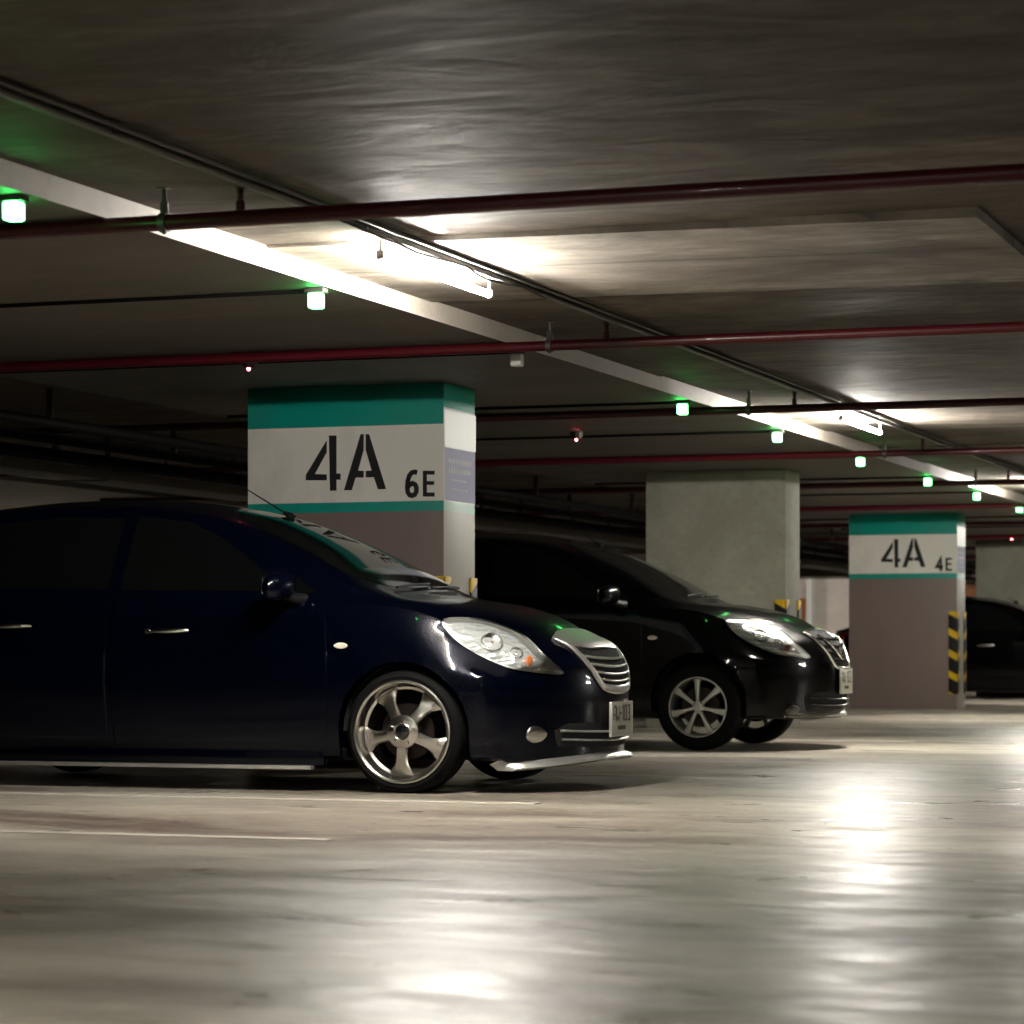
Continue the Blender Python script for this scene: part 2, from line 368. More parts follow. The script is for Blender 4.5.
def body_mesh(arches=True, lift=0.0, wheel_r=.30):
    bm = bmesh.new(); RINGS = []
    ns = 150; S = [-3.54 + 4.44 * i / ns for i in range(ns + 1)]
    for s in S: RINGS.append(surf_ring(s))
    for q in (.93, .86, .78, .7, .6, .5, .4, .3, .2, .1):
        R = [(0, y * q, .45 + (z - .45) * q) for (x, y, z) in surf_ring(.9)]
        RINGS.append([(Ff(y, z), y, z) for x, y, z in R])
    rear = []
    for q in (.1, .25, .4, .55, .7, .85, .94):
        R = [(0, y * q, .65 + (z - .65) * q) for (x, y, z) in surf_ring(-3.54)]
        rear.append([(Fr(y, z), y, z) for x, y, z in R])
    RINGS = rear + RINGS
    full = []
    for R in RINGS:
        f = [Vector((x, -y, z)) for x, y, z in R] + [Vector((x, y, z)) for x, y, z in reversed(R[1:-1])]
        full.append([bm.verts.new(p) for p in f])
    N = len(full[0])
    for a, b in zip(full[:-1], full[1:]):
        for k in range(N):
            bm.faces.new((a[k], a[(k + 1) % N], b[(k + 1) % N], b[k]))
    cR = bm.verts.new((Fr(0, .65), 0, .65)); cF = bm.verts.new((Ff(0, .45), 0, .45))
    for k in range(N):
        bm.faces.new((full[0][(k + 1) % N], full[0][k], cR)); bm.faces.new((full[-1][k], full[-1][(k + 1) % N], cF))
    if lift:
        for v in bm.verts: v.co.z += lift
    bmesh.ops.recalc_face_normals(bm, faces=bm.faces)
    bvh = BVHTree.FromBMesh(bm)
    if arches:
        ra = wheel_r + .035
        for cx in (0.0, -2.6):
            cz = wheel_r - .005 + lift * .6 + .01
            kill = [f for f in bm.faces if abs(f.calc_center_median().y) > .45 and f.calc_center_median().z < cz + ra and
                    all((v.co.x - cx) ** 2 + (v.co.z - cz) ** 2 < (ra * 1.02) ** 2 or (v.co.z < cz and abs(v.co.x - cx) < ra * 1.02) for v in f.verts)]
            bmesh.ops.delete(bm, geom=kill, context='FACES')
            edge = [e for e in bm.edges if len(e.link_faces) == 1 and abs(e.verts[0].co.x - cx) < ra + .1 and abs(e.verts[0].co.y) > .4]
            for v in set(v for e in edge for v in e.verts):
                if abs(v.co.y) < .55: continue
                dx, dz = v.co.x - cx, v.co.z - cz
                if dz > 0:
                    L = math.hypot(dx, dz)
                    if L > .05: v.co.x = cx + dx / L * ra; v.co.z = cz + dz / L * ra
                elif abs(dx) > .1: v.co.x = cx + math.copysign(ra, dx)
            # turn the lip inwards
            ee = [e for e in edge if e.is_valid]
            r = bmesh.ops.extrude_edge_only(bm, edges=ee)
            for v in [g for g in r['geom'] if isinstance(g, bmesh.types.BMVert)]:
                v.co.y -= math.copysign(.10 if abs(v.co.y) > .6 else 0.0, v.co.y)
    return bm, bvh

PROJ = {'right': (Vector((0, -3, 0)), Vector((0, 1, 0)), lambda a, b: Vector((a, 0, b))),
        'front': (Vector((4, 0, 0)), Vector((-1, 0, 0)), lambda a, b: Vector((0, a, b))),
        'rear': (Vector((-8, 0, 0)), Vector((1, 0, 0)), lambda a, b: Vector((0, a, b))),
        'top': (Vector((0, 0, 4)), Vector((0, 0, -1)), lambda a, b: Vector((a, b, 0)))}
def hit(bvh, proj, a, b):
    o, d, f = PROJ[proj]; p = f(a, b) + o
    loc, n, i, dist = bvh.ray_cast(p, d)
    if loc is None:
        loc, n, i, dist = bvh.find_nearest(f(a, b) + (o * .25))
    if n.dot(d) > 0: n = -n
    return loc, n
def dens(poly, k=6):
    out = []
    for i in range(len(poly)):
        a, b = poly[i], poly[(i + 1) % len(poly)]
        for j in range(k): out.append((a[0] + (b[0] - a[0]) * j / k, a[1] + (b[1] - a[1]) * j / k))
    return out
def smoothpoly(poly, k=5):
    out = []; n = len(poly)
    for i in range(n):
        p0, p1, p2, p3 = (Vector(poly[(i + j) % n]) for j in (-1, 0, 1, 2))
        for j in range(k):
            t = j / k
            out.append(tuple(0.5 * (2 * p1 + (p2 - p0) * t + (2 * p0 - 5 * p1 + 4 * p2 - p3) * t * t + (3 * p1 - p0 - 3 * p2 + p3) * t**3)))
    return out
def grid_poly(poly, nu, nv, axis=0):
    """columns of points spanning a polygon that is simple along the scan axis"""
    lo = min(p[axis] for p in poly); hi = max(p[axis] for p in poly); cols = []
    o = 1 - axis
    for i in range(nu + 1):
        t = lo + (hi - lo) * (0.5 - 0.5 * math.cos(PI * i / nu)); t = min(max(t, lo + 1e-4 * (hi - lo)), hi - 1e-4 * (hi - lo))
        xs = []
        for k in range(len(poly)):
            a, b = poly[k], poly[(k + 1) % len(poly)]
            if (a[axis] - t) * (b[axis] - t) < 0:
                xs.append(a[o] + (b[o] - a[o]) * (t - a[axis]) / (b[axis] - a[axis]))
        if not xs: continue
        y0, y1 = min(xs), max(xs); c = []
        for j in range(nv + 1):
            w = y0 + (y1 - y0) * j / nv
            c.append((t, w) if axis == 0 else (w, t))
        cols.append(c)
    return cols
def patch(bvh, poly, proj, off=.003, skirt=.012, nu=24, nv=10, axis=0, mirror=False, dome=0.0, bm=None):
    bm = bm or bmesh.new(); cols = grid_poly(poly, nu, nv, axis); G = []; H = []
    for i, c in enumerate(cols):
        g = []; h = []
        for j, (a, b) in enumerate(c):
            loc, n = hit(bvh, proj, a, b)
            u = i / (len(cols) - 1); w = j / nv
            dd = dome * min(1, 4 * u * (1 - u) * 2) * min(1, 4 * w * (1 - w) * 1.5)
            P = loc + n * (off + dd); Q = loc - n * skirt
            if mirror: P.y = -P.y; Q.y = -Q.y
            g.append(bm.verts.new(P)); h.append(Q)
        G.append(g); H.append(h)
    nu2 = len(G) - 1
    for i in range(nu2):
        for j in range(nv): bm.faces.new((G[i][j], G[i + 1][j], G[i + 1][j + 1], G[i][j + 1]))
    per = [(i, 0) for i in range(nu2 + 1)] + [(nu2, j) for j in range(1, nv + 1)] + [(i, nv) for i in range(nu2 - 1, -1, -1)] + [(0, j) for j in range(nv - 1, 0, -1)]
    S = [bm.verts.new(H[i][j]) for i, j in per]
    for k in range(len(per)):
        a, b = per[k], per[(k + 1) % len(per)]
        bm.faces.new((G[a[0]][a[1]], G[b[0]][b[1]], S[(k + 1) % len(per)], S[k]))
    return bm
def ribbon(bvh, pts, w, h, proj, mirror=False, seg=8, bm=None, off=0.0):
    """a rounded moulding laid along projected points"""
    bm = bm or bmesh.new(); P = []
    for a, b in pts:
        loc, n = hit(bvh, proj, a, b); P.append((loc + n * off, n))
    rings = []
    for i, (p, n) in enumerate(P):
        d = (P[min(i + 1, len(P) - 1)][0] - P[max(i - 1, 0)][0]).normalized(); b = d.cross(n).normalized()
        ww = w[i] if isinstance(w, list) else w
        r = []
        for k in range(seg):
            t = 2 * PI * k / seg
            q = p + b * math.cos(t) * ww / 2 + n * math.sin(t) * h
            if mirror: q.y = -q.y
            r.append(bm.verts.new(q))
        rings.append(r)
    for i in range(len(rings) - 1):
        for k in range(seg): bm.faces.new((rings[i][k], rings[i][(k + 1) % seg], rings[i + 1][(k + 1) % seg], rings[i + 1][k]))
    bm.faces.new(rings[0]); bm.faces.new(rings[-1]); return bm
def lerp_pts(a, b, n): return [(a[0] + (b[0] - a[0]) * i / n, a[1] + (b[1] - a[1]) * i / n) for i in range(n + 1)]
def curve_pts(ctrl, n=6):
    out = []; m = len(ctrl)
    for i in range(m - 1):
        p0 = Vector(ctrl[max(i - 1, 0)]); p1 = Vector(ctrl[i]); p2 = Vector(ctrl[i + 1]); p3 = Vector(ctrl[min(i + 2, m - 1)])
        for j in range(n):
            t = j / n
            out.append(tuple(0.5 * (2 * p1 + (p2 - p0) * t + (2 * p0 - 5 * p1 + 4 * p2 - p3) * t * t + (3 * p1 - p0 - 3 * p2 + p3) * t**3)))
    out.append(tuple(ctrl[-1])); return out

# ---- wheels (outer face towards -y, centre at origin)
def spoke(bm, ang, prof, depth_in=.02):
    """prof: (r, half width, y) stations"""
    ca, sa = math.cos(ang), math.sin(ang); rings = []
    for r, hw, y in prof:
        ring = []
        for t, dy in ((-1, .012), (-.72, 0), (0, -.003), (.72, 0), (1, .012), (.8, depth_in + .01), (-.8, depth_in + .01)):
            u, w = r, t * hw
            ring.append(bm.verts.new((u * ca - w * sa, y + dy, u * sa + w * ca)))
        rings.append(ring)
    n = len(rings[0])
    for a, b in zip(rings[:-1], rings[1:]):
        for k in range(n): bm.faces.new((a[k], a[(k + 1) % n], b[(k + 1) % n], b[k]))
    bm.faces.new(rings[0]); bm.faces.new(rings[-1])
def make_wheel(parent, loc, kind, R, flip=False):
    rr = .252 if kind == 'deep' else .208
    e = empty('wheel', loc); e.parent = parent
    if flip: e.rotation_euler = (0, 0, PI)
    # tyre
    bm = bmesh.new(); w = .205
    prof = [(rr - .008, .012), (rr + .006, .002), (rr + .016, .0), (R - .028, .002), (R - .012, .012), (R - .003, .026), (R, .045)]
    for gy in (.065, .10, .14): prof += [(R, gy - .004), (R - .007, gy - .003), (R - .007, gy + .003), (R, gy + .004)]
    prof += [(R, .16), (R - .003, .18), (R - .014, .195), (R - .03, .203), (rr + .01, .205), (rr - .008, .195)]
    lathe(bm, prof, 72); link('tyre', bm, M['rubber'], e, 50)
    m = M['alloy'] if kind == 'deep' else M['alloyp']
    bm = bmesh.new()
    if kind == 'deep':
        lathe(bm, [(rr - .004, .02), (rr, .006), (rr - .002, -.003), (rr - .010, -.006), (rr - .017, -.002), (rr - .022, .006), (rr - .026, .03), (rr - .034, .055), (rr - .047, .062),
                   (rr - .050, .075), (rr - .042, .19), (rr - .01, .2)], 72)
        spk = []
        for k in range(5):
            a = math.radians(-96 + 72 * k)
            spoke(bm, a, [(.060, .030, .012), (.085, .030, .013), (.115, .029, .018), (.145, .032, .026), (.170, .042, .036), (.190, .056, .044), (.206, .068, .050)])
        lathe(bm, [(0, .004), (.034, .003), (.040, -.002), (.047, .003), (.070, .006), (.080, .010), (.084, .018), (.084, .05), (0, .05)], 40)
        link('rim', bm, m, e, 38)
        bm = bmesh.new()
        lathe(bm, [(0, -.004), (.026, -.004), (.032, -.001), (.033, .006), (0, .006)], 32)
        link('centre_cap', bm, M['gloss'], e, 40)
        for k in range(5):
            b2 = bmesh.new(); a = math.radians(-60 + 72 * k)
            lathe(b2, [(0, -.004), (.005, -.004), (.007, .0), (.007, .012), (0, .012)], 6, (math.cos(a) * .060, 0, math.sin(a) * .060))
            link('wheel_nut', b2, M['chrome'], e, 30)
    else:
        lathe(bm, [(rr - .004, .03), (rr, .010), (rr - .003, .003), (rr - .010, .002), (rr - .016, .010), (rr - .020, .03), (rr - .024, .18), (rr - .01, .2)], 72)
        for k in range(7):
            a = math.radians(92 + 360 / 7 * k)
            spoke(bm, a, [(.030, .014, .010), (.060, .013, .008), (.10, .015, .008), (.15, .021, .010), (.190, .028, .016)], .022)
        lathe(bm, [(0, .006), (.03, .006), (.040, .010), (.044, .03), (0, .03)], 32)
        link('rim', bm, m, e, 38)
        bm = bmesh.new(); lathe(bm, [(0, .001), (.022, .002), (.026, .008), (0, .008)], 28); link('centre_cap', bm, M['satin'], e, 40)
        for k in range(4):
            b2 = bmesh.new(); a = math.radians(45 + 90 * k)
            lathe(b2, [(0, .004), (.006, .005), (.007, .015), (0, .015)], 6, (math.cos(a) * .038, 0, math.sin(a) * .038))
            link('wheel_nut', b2, M['darksteel'], e, 30)
    bm = bmesh.new()
    lathe(bm, [(.03, .085), (.135, .085), (.137, .088), (.137, .103), (.135, .106), (.03, .106)], 48, closed=True)
    link('brake_disc', bm, M['disc'], e, 40)
    return e

# placeholder traced outlines in side projection (x, z), measured on the car
HEADLIGHT = [(.175, .815), (.20, .838), (.31, .832), (.42, .795), (.52, .740), (.61, .668), (.695, .575), (.61, .580), (.50, .603), (.37, .660), (.25, .735)]
HEADLIGHT_IN = None

def plate_marks(bm, o, ax, ay, n, s=1.0):
    sw = .011
    # large line of characters
    def S(pts, w=sw): stroke(bm, pts, w, o, ax, ay, n, .0012)
    x = -.135
    S([(x, -.01), (x, .05), (x + .02, .062), (x + .035, .05), (x + .035, -.01)]); S([(x + .01, .012), (x + .02, .02)])
    x = -.085
    S([(x, .06), (x, -.01), (x + .02, .006), (x + .038, -.01), (x + .038, .06)])
    S([(-.032, .024), (-.012, .024)])
    x = .01; S([(x, .05), (x + .012, .062), (x + .012, -.012)])
    x = .045; S([(x, -.01), (x, .06), (x + .03, .06), (x + .03, -.01), (x - .004, -.01)])
    x = .097; S([(x, .06), (x + .03, .06), (x + .03, .025), (x + .004, .025), (x + .03, .025), (x + .03, -.01), (x, -.01)])
    for k in range(6):
        x = -.065 + k * .022
        S([(x, -.058), (x, -.040), (x + .012, -.040), (x + .012, -.058)], .005)

def make_car(label, cat, loc, paintm, kind='saloon', lift=0.0, lowered=False, group=None, detail=2, tail=False, shade_y=0.0):
    root = empty('saloon_car', loc); tag(root, label, cat, group)
    R = .297
    bm, bvh = body_mesh(True, lift, R)
    body = link('body', bm, paintm, root, 42)
    L = lift
    def up(poly): return [(a, b + L) for a, b in poly]
    def P(name, poly, proj, m, parent=root, **kw):
        mir = kw.pop('mirror', False); sm = kw.pop('smooth', 60)
        return link(name, patch(bvh, poly, proj, mirror=mir, **kw), m, parent, sm)
    # wheel housings and underside, dark
    for cx in (0, -2.6):
        for sgn in (-1, 1):
            bm = bmesh.new(); ra = R + .03; cz = R + .6 * L
            vs = []
            for k in range(25):
                a = PI * k / 24
                vs.append((cx + ra * math.cos(a), cz + ra * math.sin(a)))
            for k in range(24):
                (x0, z0), (x1, z1) = vs[k], vs[k + 1]
                q = [bm.verts.new((x0, sgn * .78, z0)), bm.verts.new((x1, sgn * .78, z1)), bm.verts.new((x1, sgn * .50, z1)), bm.verts.new((x0, sgn * .50, z0))]
                bm.faces.new(q)
            b = [bm.verts.new((x, sgn * .50, z)) for x, z in vs] + [bm.verts.new((cx - ra, sgn * .5, .2 + L)), bm.verts.new((cx + ra, sgn * .5, .2 + L))]
            bm.faces.new(b)
            bmesh.ops.remove_doubles(bm, verts=bm.verts, dist=1e-4)
            link('wheel_housing', bm, M['pit'], root)
    for cx in (0, -2.6):
        for sgn in (-1, 1):
            make_wheel(root, (cx, sgn * .832, R), 'deep' if lowered else 'seven', R, flip=(sgn > 0))
    # glazing
    ws = [(-.20, -.0), (-.21, -.30), (-.26, -.50), (-.36, -.645), (-.62, -.60), (-.95, -.53), (-1.10, -.35), (-1.13, 0), (-1.10, .35), (-.95, .53), (-.62, .60), (-.36, .645), (-.26, .50), (-.21, .30)]
    wsg = P('windshield', ws, 'top', M['glass'], nu=30, nv=24, off=.002, axis=1)
    rw = [(-3.12, 0), (-3.10, -.4), (-3.0, -.52), (-2.72, -.46), (-2.68, 0), (-2.72, .46), (-3.0, .52), (-3.10, .4)]
    P('rear_window', rw, 'top', M['glass'], nu=20, nv=12, off=.002, axis=1)
    fwin = up([(-.62, .975), (-.80, 1.09), (-1.05, 1.25), (-1.25, 1.335), (-1.50, 1.365), (-1.54, 1.36), (-1.54, .99), (-1.0, .985)])
    rwin = up([(-1.61, .995), (-1.61, 1.36), (-2.0, 1.365), (-2.4, 1.335), (-2.62, 1.24), (-2.74, 1.10), (-2.70, 1.03), (-2.2, 1.01)])
    qwin = up([(-.47, .965), (-.60, 1.05), (-.60, .97)])
    fdoor = up([(-.395, .27), (-.385, .5), (-.40, .84), (-.46, .90), (-1.0, .925), (-1.57, .945), (-1.575, .6), (-1.565, .27), (-1.56, .21), (-.42, .21)])
    rdoor = up([(-1.585, .21), (-1.595, .6), (-1.59, .945), (-2.1, .965), (-2.55, .975), (-2.56, .82), (-2.42, .66), (-2.30, .55), (-2.24, .40), (-2.22, .21)])
    for mir in (False, True):
        d = P('front_door', fdoor, 'right', paintm, mirror=mir, nu=30, nv=16, off=.004, skirt=.004)
        P('side_window', fwin, 'right', M['glass'], d, mirror=mir, nu=24, nv=10, off=.002)
        d2 = P('rear_door', rdoor, 'right', paintm, mirror=mir, nu=26, nv=16, off=.004, skirt=.004)
        P('side_window', rwin, 'right', M['glass'], d2, mirror=mir, nu=24, nv=10, off=.002)
        P('quarter_window', qwin, 'right', M['glass'], root, mirror=mir, nu=8, nv=4, off=.002)
        sg = -1 if not mir else 1
        for dd, x0, z0 in ((d, -1.24, .785), (d2, -2.12, .81)):
            bm = bmesh.new()
            hp = []
            for i in range(9):
                t = i / 8; x = x0 - .10 + .20 * t
                loc_, n_ = hit(bvh, 'right', x, z0 + L)
                y = loc_.y - (.004 + .030 * math.sin(PI * t) ** .5)
                hp.append((x, y if not mir else -y, z0 + L + .004 * (t - .5)))
            tube(bm, hp, [.009 + .004 * math.sin(PI * i / 8) for i in range(9)], 10)
            loc_, n_ = hit(bvh, 'right', x0 - .085, z0 + L)
            yb = loc_.y - .012
            bs = bmesh.new(); lathe(bs, [(0, 0), (.013, .001), (.015, .006), (.015, .02), (0, .02)], 16, (x0 - .125, yb, z0 + L))
            if mir:
                for v in bs.verts: v.co.y = -v.co.y
            link('door_handle', bm, M['chrome'] if detail > 1 else M['satin'], dd, 60)
            link('key_lock', bs, M['chrome'], dd, 40)
        # mirror
        bm = bmesh.new()
        mc = Vector((-.60, -.955, 1.0 + L))
        rings = []
        for i in range(11):
            t = -1 + 2 * i / 10; k = math.sqrt(max(0, 1 - abs(t) ** 2.6))
            ring = []
            for j in range(18):
                a = 2 * PI * j / 18; ca, sa = math.cos(a), math.sin(a)
                rx = .062 * k; rz = .068 * k
                x = math.copysign(abs(ca) ** .8, ca) * rx; z = math.copysign(abs(sa) ** .85, sa) * rz
                ring.append(bm.verts.new(mc + Vector((x + (.03 * t if x > 0 else .0), t * .105, z + .012 * t))))
            rings.append(ring)
        for a, b in zip(rings[:-1], rings[1:]):
            for j in range(18): bm.faces.new((a[j], a[(j + 1) % 18], b[(j + 1) % 18], b[j]))
        bmesh.ops.remove_doubles(bm, verts=bm.verts, dist=1e-4)
        if mir:
            for v in bm.verts: v.co.y = -v.co.y
        mo = link('side_mirror', bm, paintm, root, 60)
        bm = bmesh.new()
        tube(bm, [(-.60, sg * .88, .96 + L), (-.57, sg * .83, .945 + L), (-.54, sg * .765, .935 + L)], [.022, .026, .034], 12)
        link('mirror_arm', bm, M['plastic'], mo, 60)
        bm = bmesh.new(); box(bm, -.652, -.640, sg * .955 - .072, sg * .955 + .072, .960 + L, 1.042 + L, .005)
        link('mirror_glass', bm, M['chrome'], mo, 40)
        # side marker
        P('side_marker', smoothpoly(up([(-.355, .71), (-.335, .724), (-.30, .724), (-.282, .711), (-.30, .698), (-.335, .698)])), 'right', M['marker'], mirror=mir, nu=12, nv=6, off=.006, dome=.003)
        # headlight: bowl, reflector pieces, clear cover
        hp = smoothpoly(up(HEADLIGHT), 4)
        cx = sum(p[0] for p in hp) / len(hp); cz = sum(p[1] for p in hp) / len(hp)
        def shrink(poly, k, dx=0, dz=0): return [(cx + (a - cx) * k + dx, cz + (b - cz) * k + dz) for a, b in poly]
        hl = P('headlight', hp, 'right', M['satin'], mirror=mir, nu=30, nv=10, off=.002)
        P('reflector', shrink(hp, .86, -.012, .0), 'right', M['reflector'], hl, mirror=mir, nu=26, nv=10, off=.003, dome=.006)
        if detail > 0:
            for (ax_, az_, rr_) in ((.40, .722, .052), (.515, .672, .030)):
                loc_, n_ = hit(bvh, 'right', ax_, az_ + L); c = loc_ + n_ * .008
                q = Vector((0, -1, 0)).rotation_difference(n_)
                def put(nm, b2, mm, an=35):
                    for v in b2.verts:
                        v.co = q @ v.co + c
                        if mir: v.co.y = -v.co.y
                    link(nm, b2, mm, hl, an)
                b2 = bmesh.new(); lathe(b2, [(rr_ * 1.12, .004), (rr_ * 1.08, -.003), (rr_, -.004), (rr_ * .9, .0), (rr_ * .6, .006), (rr_ * .25, .009), (0, .009)], 28)
                put('lamp_bowl', b2, M['bowl'])
                b2 = bmesh.new(); lathe(b2, [(0, -.006), (rr_ * .14, -.004), (rr_ * .2, .004), (rr_ * .2, .01)], 14)
                put('bulb', b2, M['amberdim'] if rr_ > .04 else M['gloss'])
            P('turn_bulb', smoothpoly(up([(.560, .622), (.556, .652), (.568, .660), (.578, .648), (.578, .616), (.570, .610)])), 'right', M['amber'], hl, mirror=mir, nu=8, nv=6, off=.010, dome=.004)
            P('lens_cover', hp, 'right', M['lens'], hl, mirror=mir, nu=34, nv=12, off=.014, skirt=.0, dome=.006)
        # fog lamp
        fl = P('fog_lamp', smoothpoly([(.565, .265), (.57, .305), (.595, .325), (.625, .315), (.64, .285), (.625, .255), (.59, .245)]), 'right', M['bowl'] if lowered else M['gloss'], mirror=mir, nu=14, nv=8, off=.004, dome=.006)
        # lamp cluster behind
        P('tail_light', up([(-3.24, .70), (-3.26, .92), (-3.22, .965), (-3.36, .93), (-3.46, .90), (-3.46, .74), (-3.36, .70)]), 'right', M['taillens'], mirror=mir, nu=12, nv=8, off=.005)
    # grille
    gpoly = up([(0, .775), (-.13, .772), (-.25, .760), (-.36, .738), (-.335, .68), (-.29, .61), (-.24, .545), (-.19, .505), (0, .493), (.19, .505), (.24, .545), (.29, .61), (.335, .68), (.36, .738), (.25, .760), (.13, .772)])
    g = P('grille', gpoly, 'front', M['pit'], nu=40, nv=10, off=.004)
    if detail > 0:
        frame = curve_pts(up([(-.36, .738), (-.335, .68), (-.29, .61), (-.24, .545), (-.19, .508), (-.1, .497), (0, .494), (.1, .497), (.19, .508), (.24, .545), (.29, .61), (.335, .68), (.36, .738)]), 4)
        link('grille_frame', ribbon(bvh, frame, [.030 + .016 * math.exp(-((i - 24) / 12) ** 2) for i in range(len(frame))] if lowered else .026, .012, 'front', off=.008), M['satin'] if lowered else M['chrome'], g, 60)
        if lowered:
            bb = up([(-.365, .745), (-.325, .700), (-.2, .692), (0, .698), (.2, .692), (.325, .700), (.365, .745), (.28, .768), (.16, .785), (0, .788), (-.16, .785), (-.28, .768)])
            P('grille_top_bar', bb, 'front', M['satin'], g, nu=40, nv=5, off=.014)
            rows = [(.655, .30, .014), (.618, .27, .014), (.581, .24, .014), (.546, .20, .013)]
        else:
            tb = curve_pts(up([(-.36, .738), (-.25, .753), (-.13, .762), (0, .766), (.13, .762), (.25, .753), (.36, .738)]), 4)
            link('grille_top_bar', ribbon(bvh, tb, .022, .012, 'front', off=.006), M['chrome'], g, 60)
            rows = [(.70, .32, .007), (.655, .295, .007), (.61, .265, .007), (.565, .225, .007)]
        for z, hw, th in rows:
            pts = [(-hw + 2 * hw * i / 20, z + L - (.012 if lowered else .004) * (1 - (abs(-1 + i / 10)) ** 2)) for i in range(21)]
            link('grille_slat', ribbon(bvh, pts, th, .010, 'front', off=.008), M['satin'] if lowered else M['plastic'], g, 60)
    if not lowered:
        bm = bmesh.new(); ec = hit(bvh, 'front', 0, .64 + L)[0] + Vector((.022, 0, 0))
        def spin(r1, r2, bm=bm):
            N = 40; ring = []
            for k in range(N):
                a = 2 * PI * k / N; rr_ = []
                for j in range(8):
                    b = 2 * PI * j / 8; r = r1 + r2 * math.cos(b)
                    rr_.append(bm.verts.new((ec.x + r2 * math.sin(b), r * math.cos(a), ec.z + r * math.sin(a))))
                ring.append(rr_)
            for k in range(N):
                for j in range(8): bm.faces.new((ring[k][j], ring[(k + 1) % N][j], ring[(k + 1) % N][(j + 1) % 8], ring[k][(j + 1) % 8]))
        spin(.052, .008); box(bm, ec.x - .006, ec.x + .008, -.072, .072, ec.z - .010, ec.z + .010, .003)
        link('grille_emblem', bm, M['chrome'], g, 50)
        # broad chrome blades flanking the emblem
        for sgn in (-1, 1):
            pts = [(sgn * (.06 + .20 * t), .56 + .16 * t ** 1.3 + L) for t in [i / 10 for i in range(11)]]
            link('grille_blade', ribbon(bvh, pts, .016, .010, 'front', off=.012), M['chrome'], g, 60)
    # lower intake
    ik = [(-.50, .225), (-.52, .30), (-.45, .335), (-.2, .335), (0, .335), (.2, .335), (.45, .335), (.52, .30), (.50, .225), (.25, .215), (0, .212), (-.25, .215)]
    it = P('lower_intake', up(ik) if not lowered else ik, 'front', M['pit'], nu=40, nv=6, off=.003)
    if detail > 0:
        for z, hw in ((.30, .49), (.258, .48)):
            pts = [(-hw + 2 * hw * i / 24, z + (0 if lowered else L) - .012 * (1 - (abs(-1 + i / 12)) ** 2)) for i in range(25)]
            link('intake_slat', ribbon(bvh, pts, .012, .012, 'front', off=.006), M['satin'] if lowered else M['gloss'], it, 60)
    # number plate
    px = Ff(0, .42) + .012; q0 = .262 if lowered else .33 + L * .9
    bm = bmesh.new(); box(bm, px, px + .010, -.17, .17, q0, q0 + .17, .004)
    pl = link('license_plate', bm, M['plate'], root, 40)
    bm = bmesh.new(); plate_marks(bm, (px + .0102, 0, q0 + .09), (0, 1, 0), (0, 0, 1), (1, 0, 0))
    link('plate_lettering', bm, M['plateink'], pl)
    bm = bmesh.new()
    for z in (q0 + .002, q0 + .168): box(bm, px - .002, px + .013, -.175, .175, z - .004, z + .004, .002)
    for y in (-.172, .172): box(bm, px - .002, px + .013, y - .004, y + .004, q0, q0 + .17, .002)
    link('plate_frame', bm, M['satin'], pl, 40)
    # front lip
    bm = bmesh.new(); rings = []
    for i in range(41):
        y = -.68 + 1.36 * i / 40; ext = .045 if lowered else .012
        zc = (.105 + .055 * (1 - (abs(y) / .8) ** 2)) if lowered else .175 + L
        xf = Ff(y * .98, .2) + ext; n = Vector((1, 2.2 * y, 0)).normalized()
        th = .016 if lowered else .02
        if abs(y) > .56: xf -= (abs(y) - .56) * .35
        rings.append([bm.verts.new((xf - dx, y, zc + dz)) for dx, dz in ((0, 0), (.012, th), (.09, th * 2.6), (.14, th * 1.2), (.10, -th * .6), (.02, -th * .7))])
    for a, b in zip(rings[:-1], rings[1:]):
        for k in range(6): bm.faces.new((a[k], a[(k + 1) % 6], b[(k + 1) % 6], b[k]))
    bm.faces.new(rings[0]); bm.faces.new(rings[-1])
    link('front_lip', bm, M['satin'] if lowered else M['chrome'], root, 50)
    # sill strips
    for sgn in (-1, 1):
        bm = bmesh.new()
        z0 = .115 if lowered else .155 + L
        box(bm, -2.22, -.48, sgn * .80 - .025, sgn * .80 + .025, z0 - .008, z0 + .012, .004)
        link('sill_strip', bm, M['satin'] if lowered else M['plastic'], root, 40)
        if lowered:
            bm = bmesh.new(); box(bm, -2.25, -.42, sgn * .785 - .02, sgn * .785 + .02, z0 + .012, .20, .006)
            link('side_skirt', bm, paintm, root, 40)
    # wipers
    for y0, y1 in ((-.45, .12), (.02, .55)):
        bm = bmesh.new(); pts = []
        for i in range(9):
            t = i / 8; y = y0 + (y1 - y0) * t; x = -.185 - .055 * t
            l_, n_ = hit(bvh, 'top', x, y); pts.append(l_ + n_ * .016)
        tube(bm, pts, .007, 8); link('wiper', bm, M['plastic'], root, 60)
    if detail > 1 or not lowered:
        ax0 = -.97
        l_, n_ = hit(bvh, 'top', ax0, 0)
        bm = bmesh.new(); tube(bm, [l_ + Vector((.02, 0, -.004)), l_ + Vector((.005, 0, .014)), l_ + Vector((-.03, 0, .03))], [.022, .018, .010], 12)
        an = link('antenna', bm, M['plastic'], root, 60)
        ln = .26 if lowered else .12
        bm = bmesh.new(); tube(bm, [l_ + Vector((-.02, 0, .026)), l_ + Vector((-.02 - ln * .86, 0, .026 + ln * .5))], [.0045, .0028], 8)
        link('antenna_rod', bm, M['plastic'], an, 60)
    return root, bvh

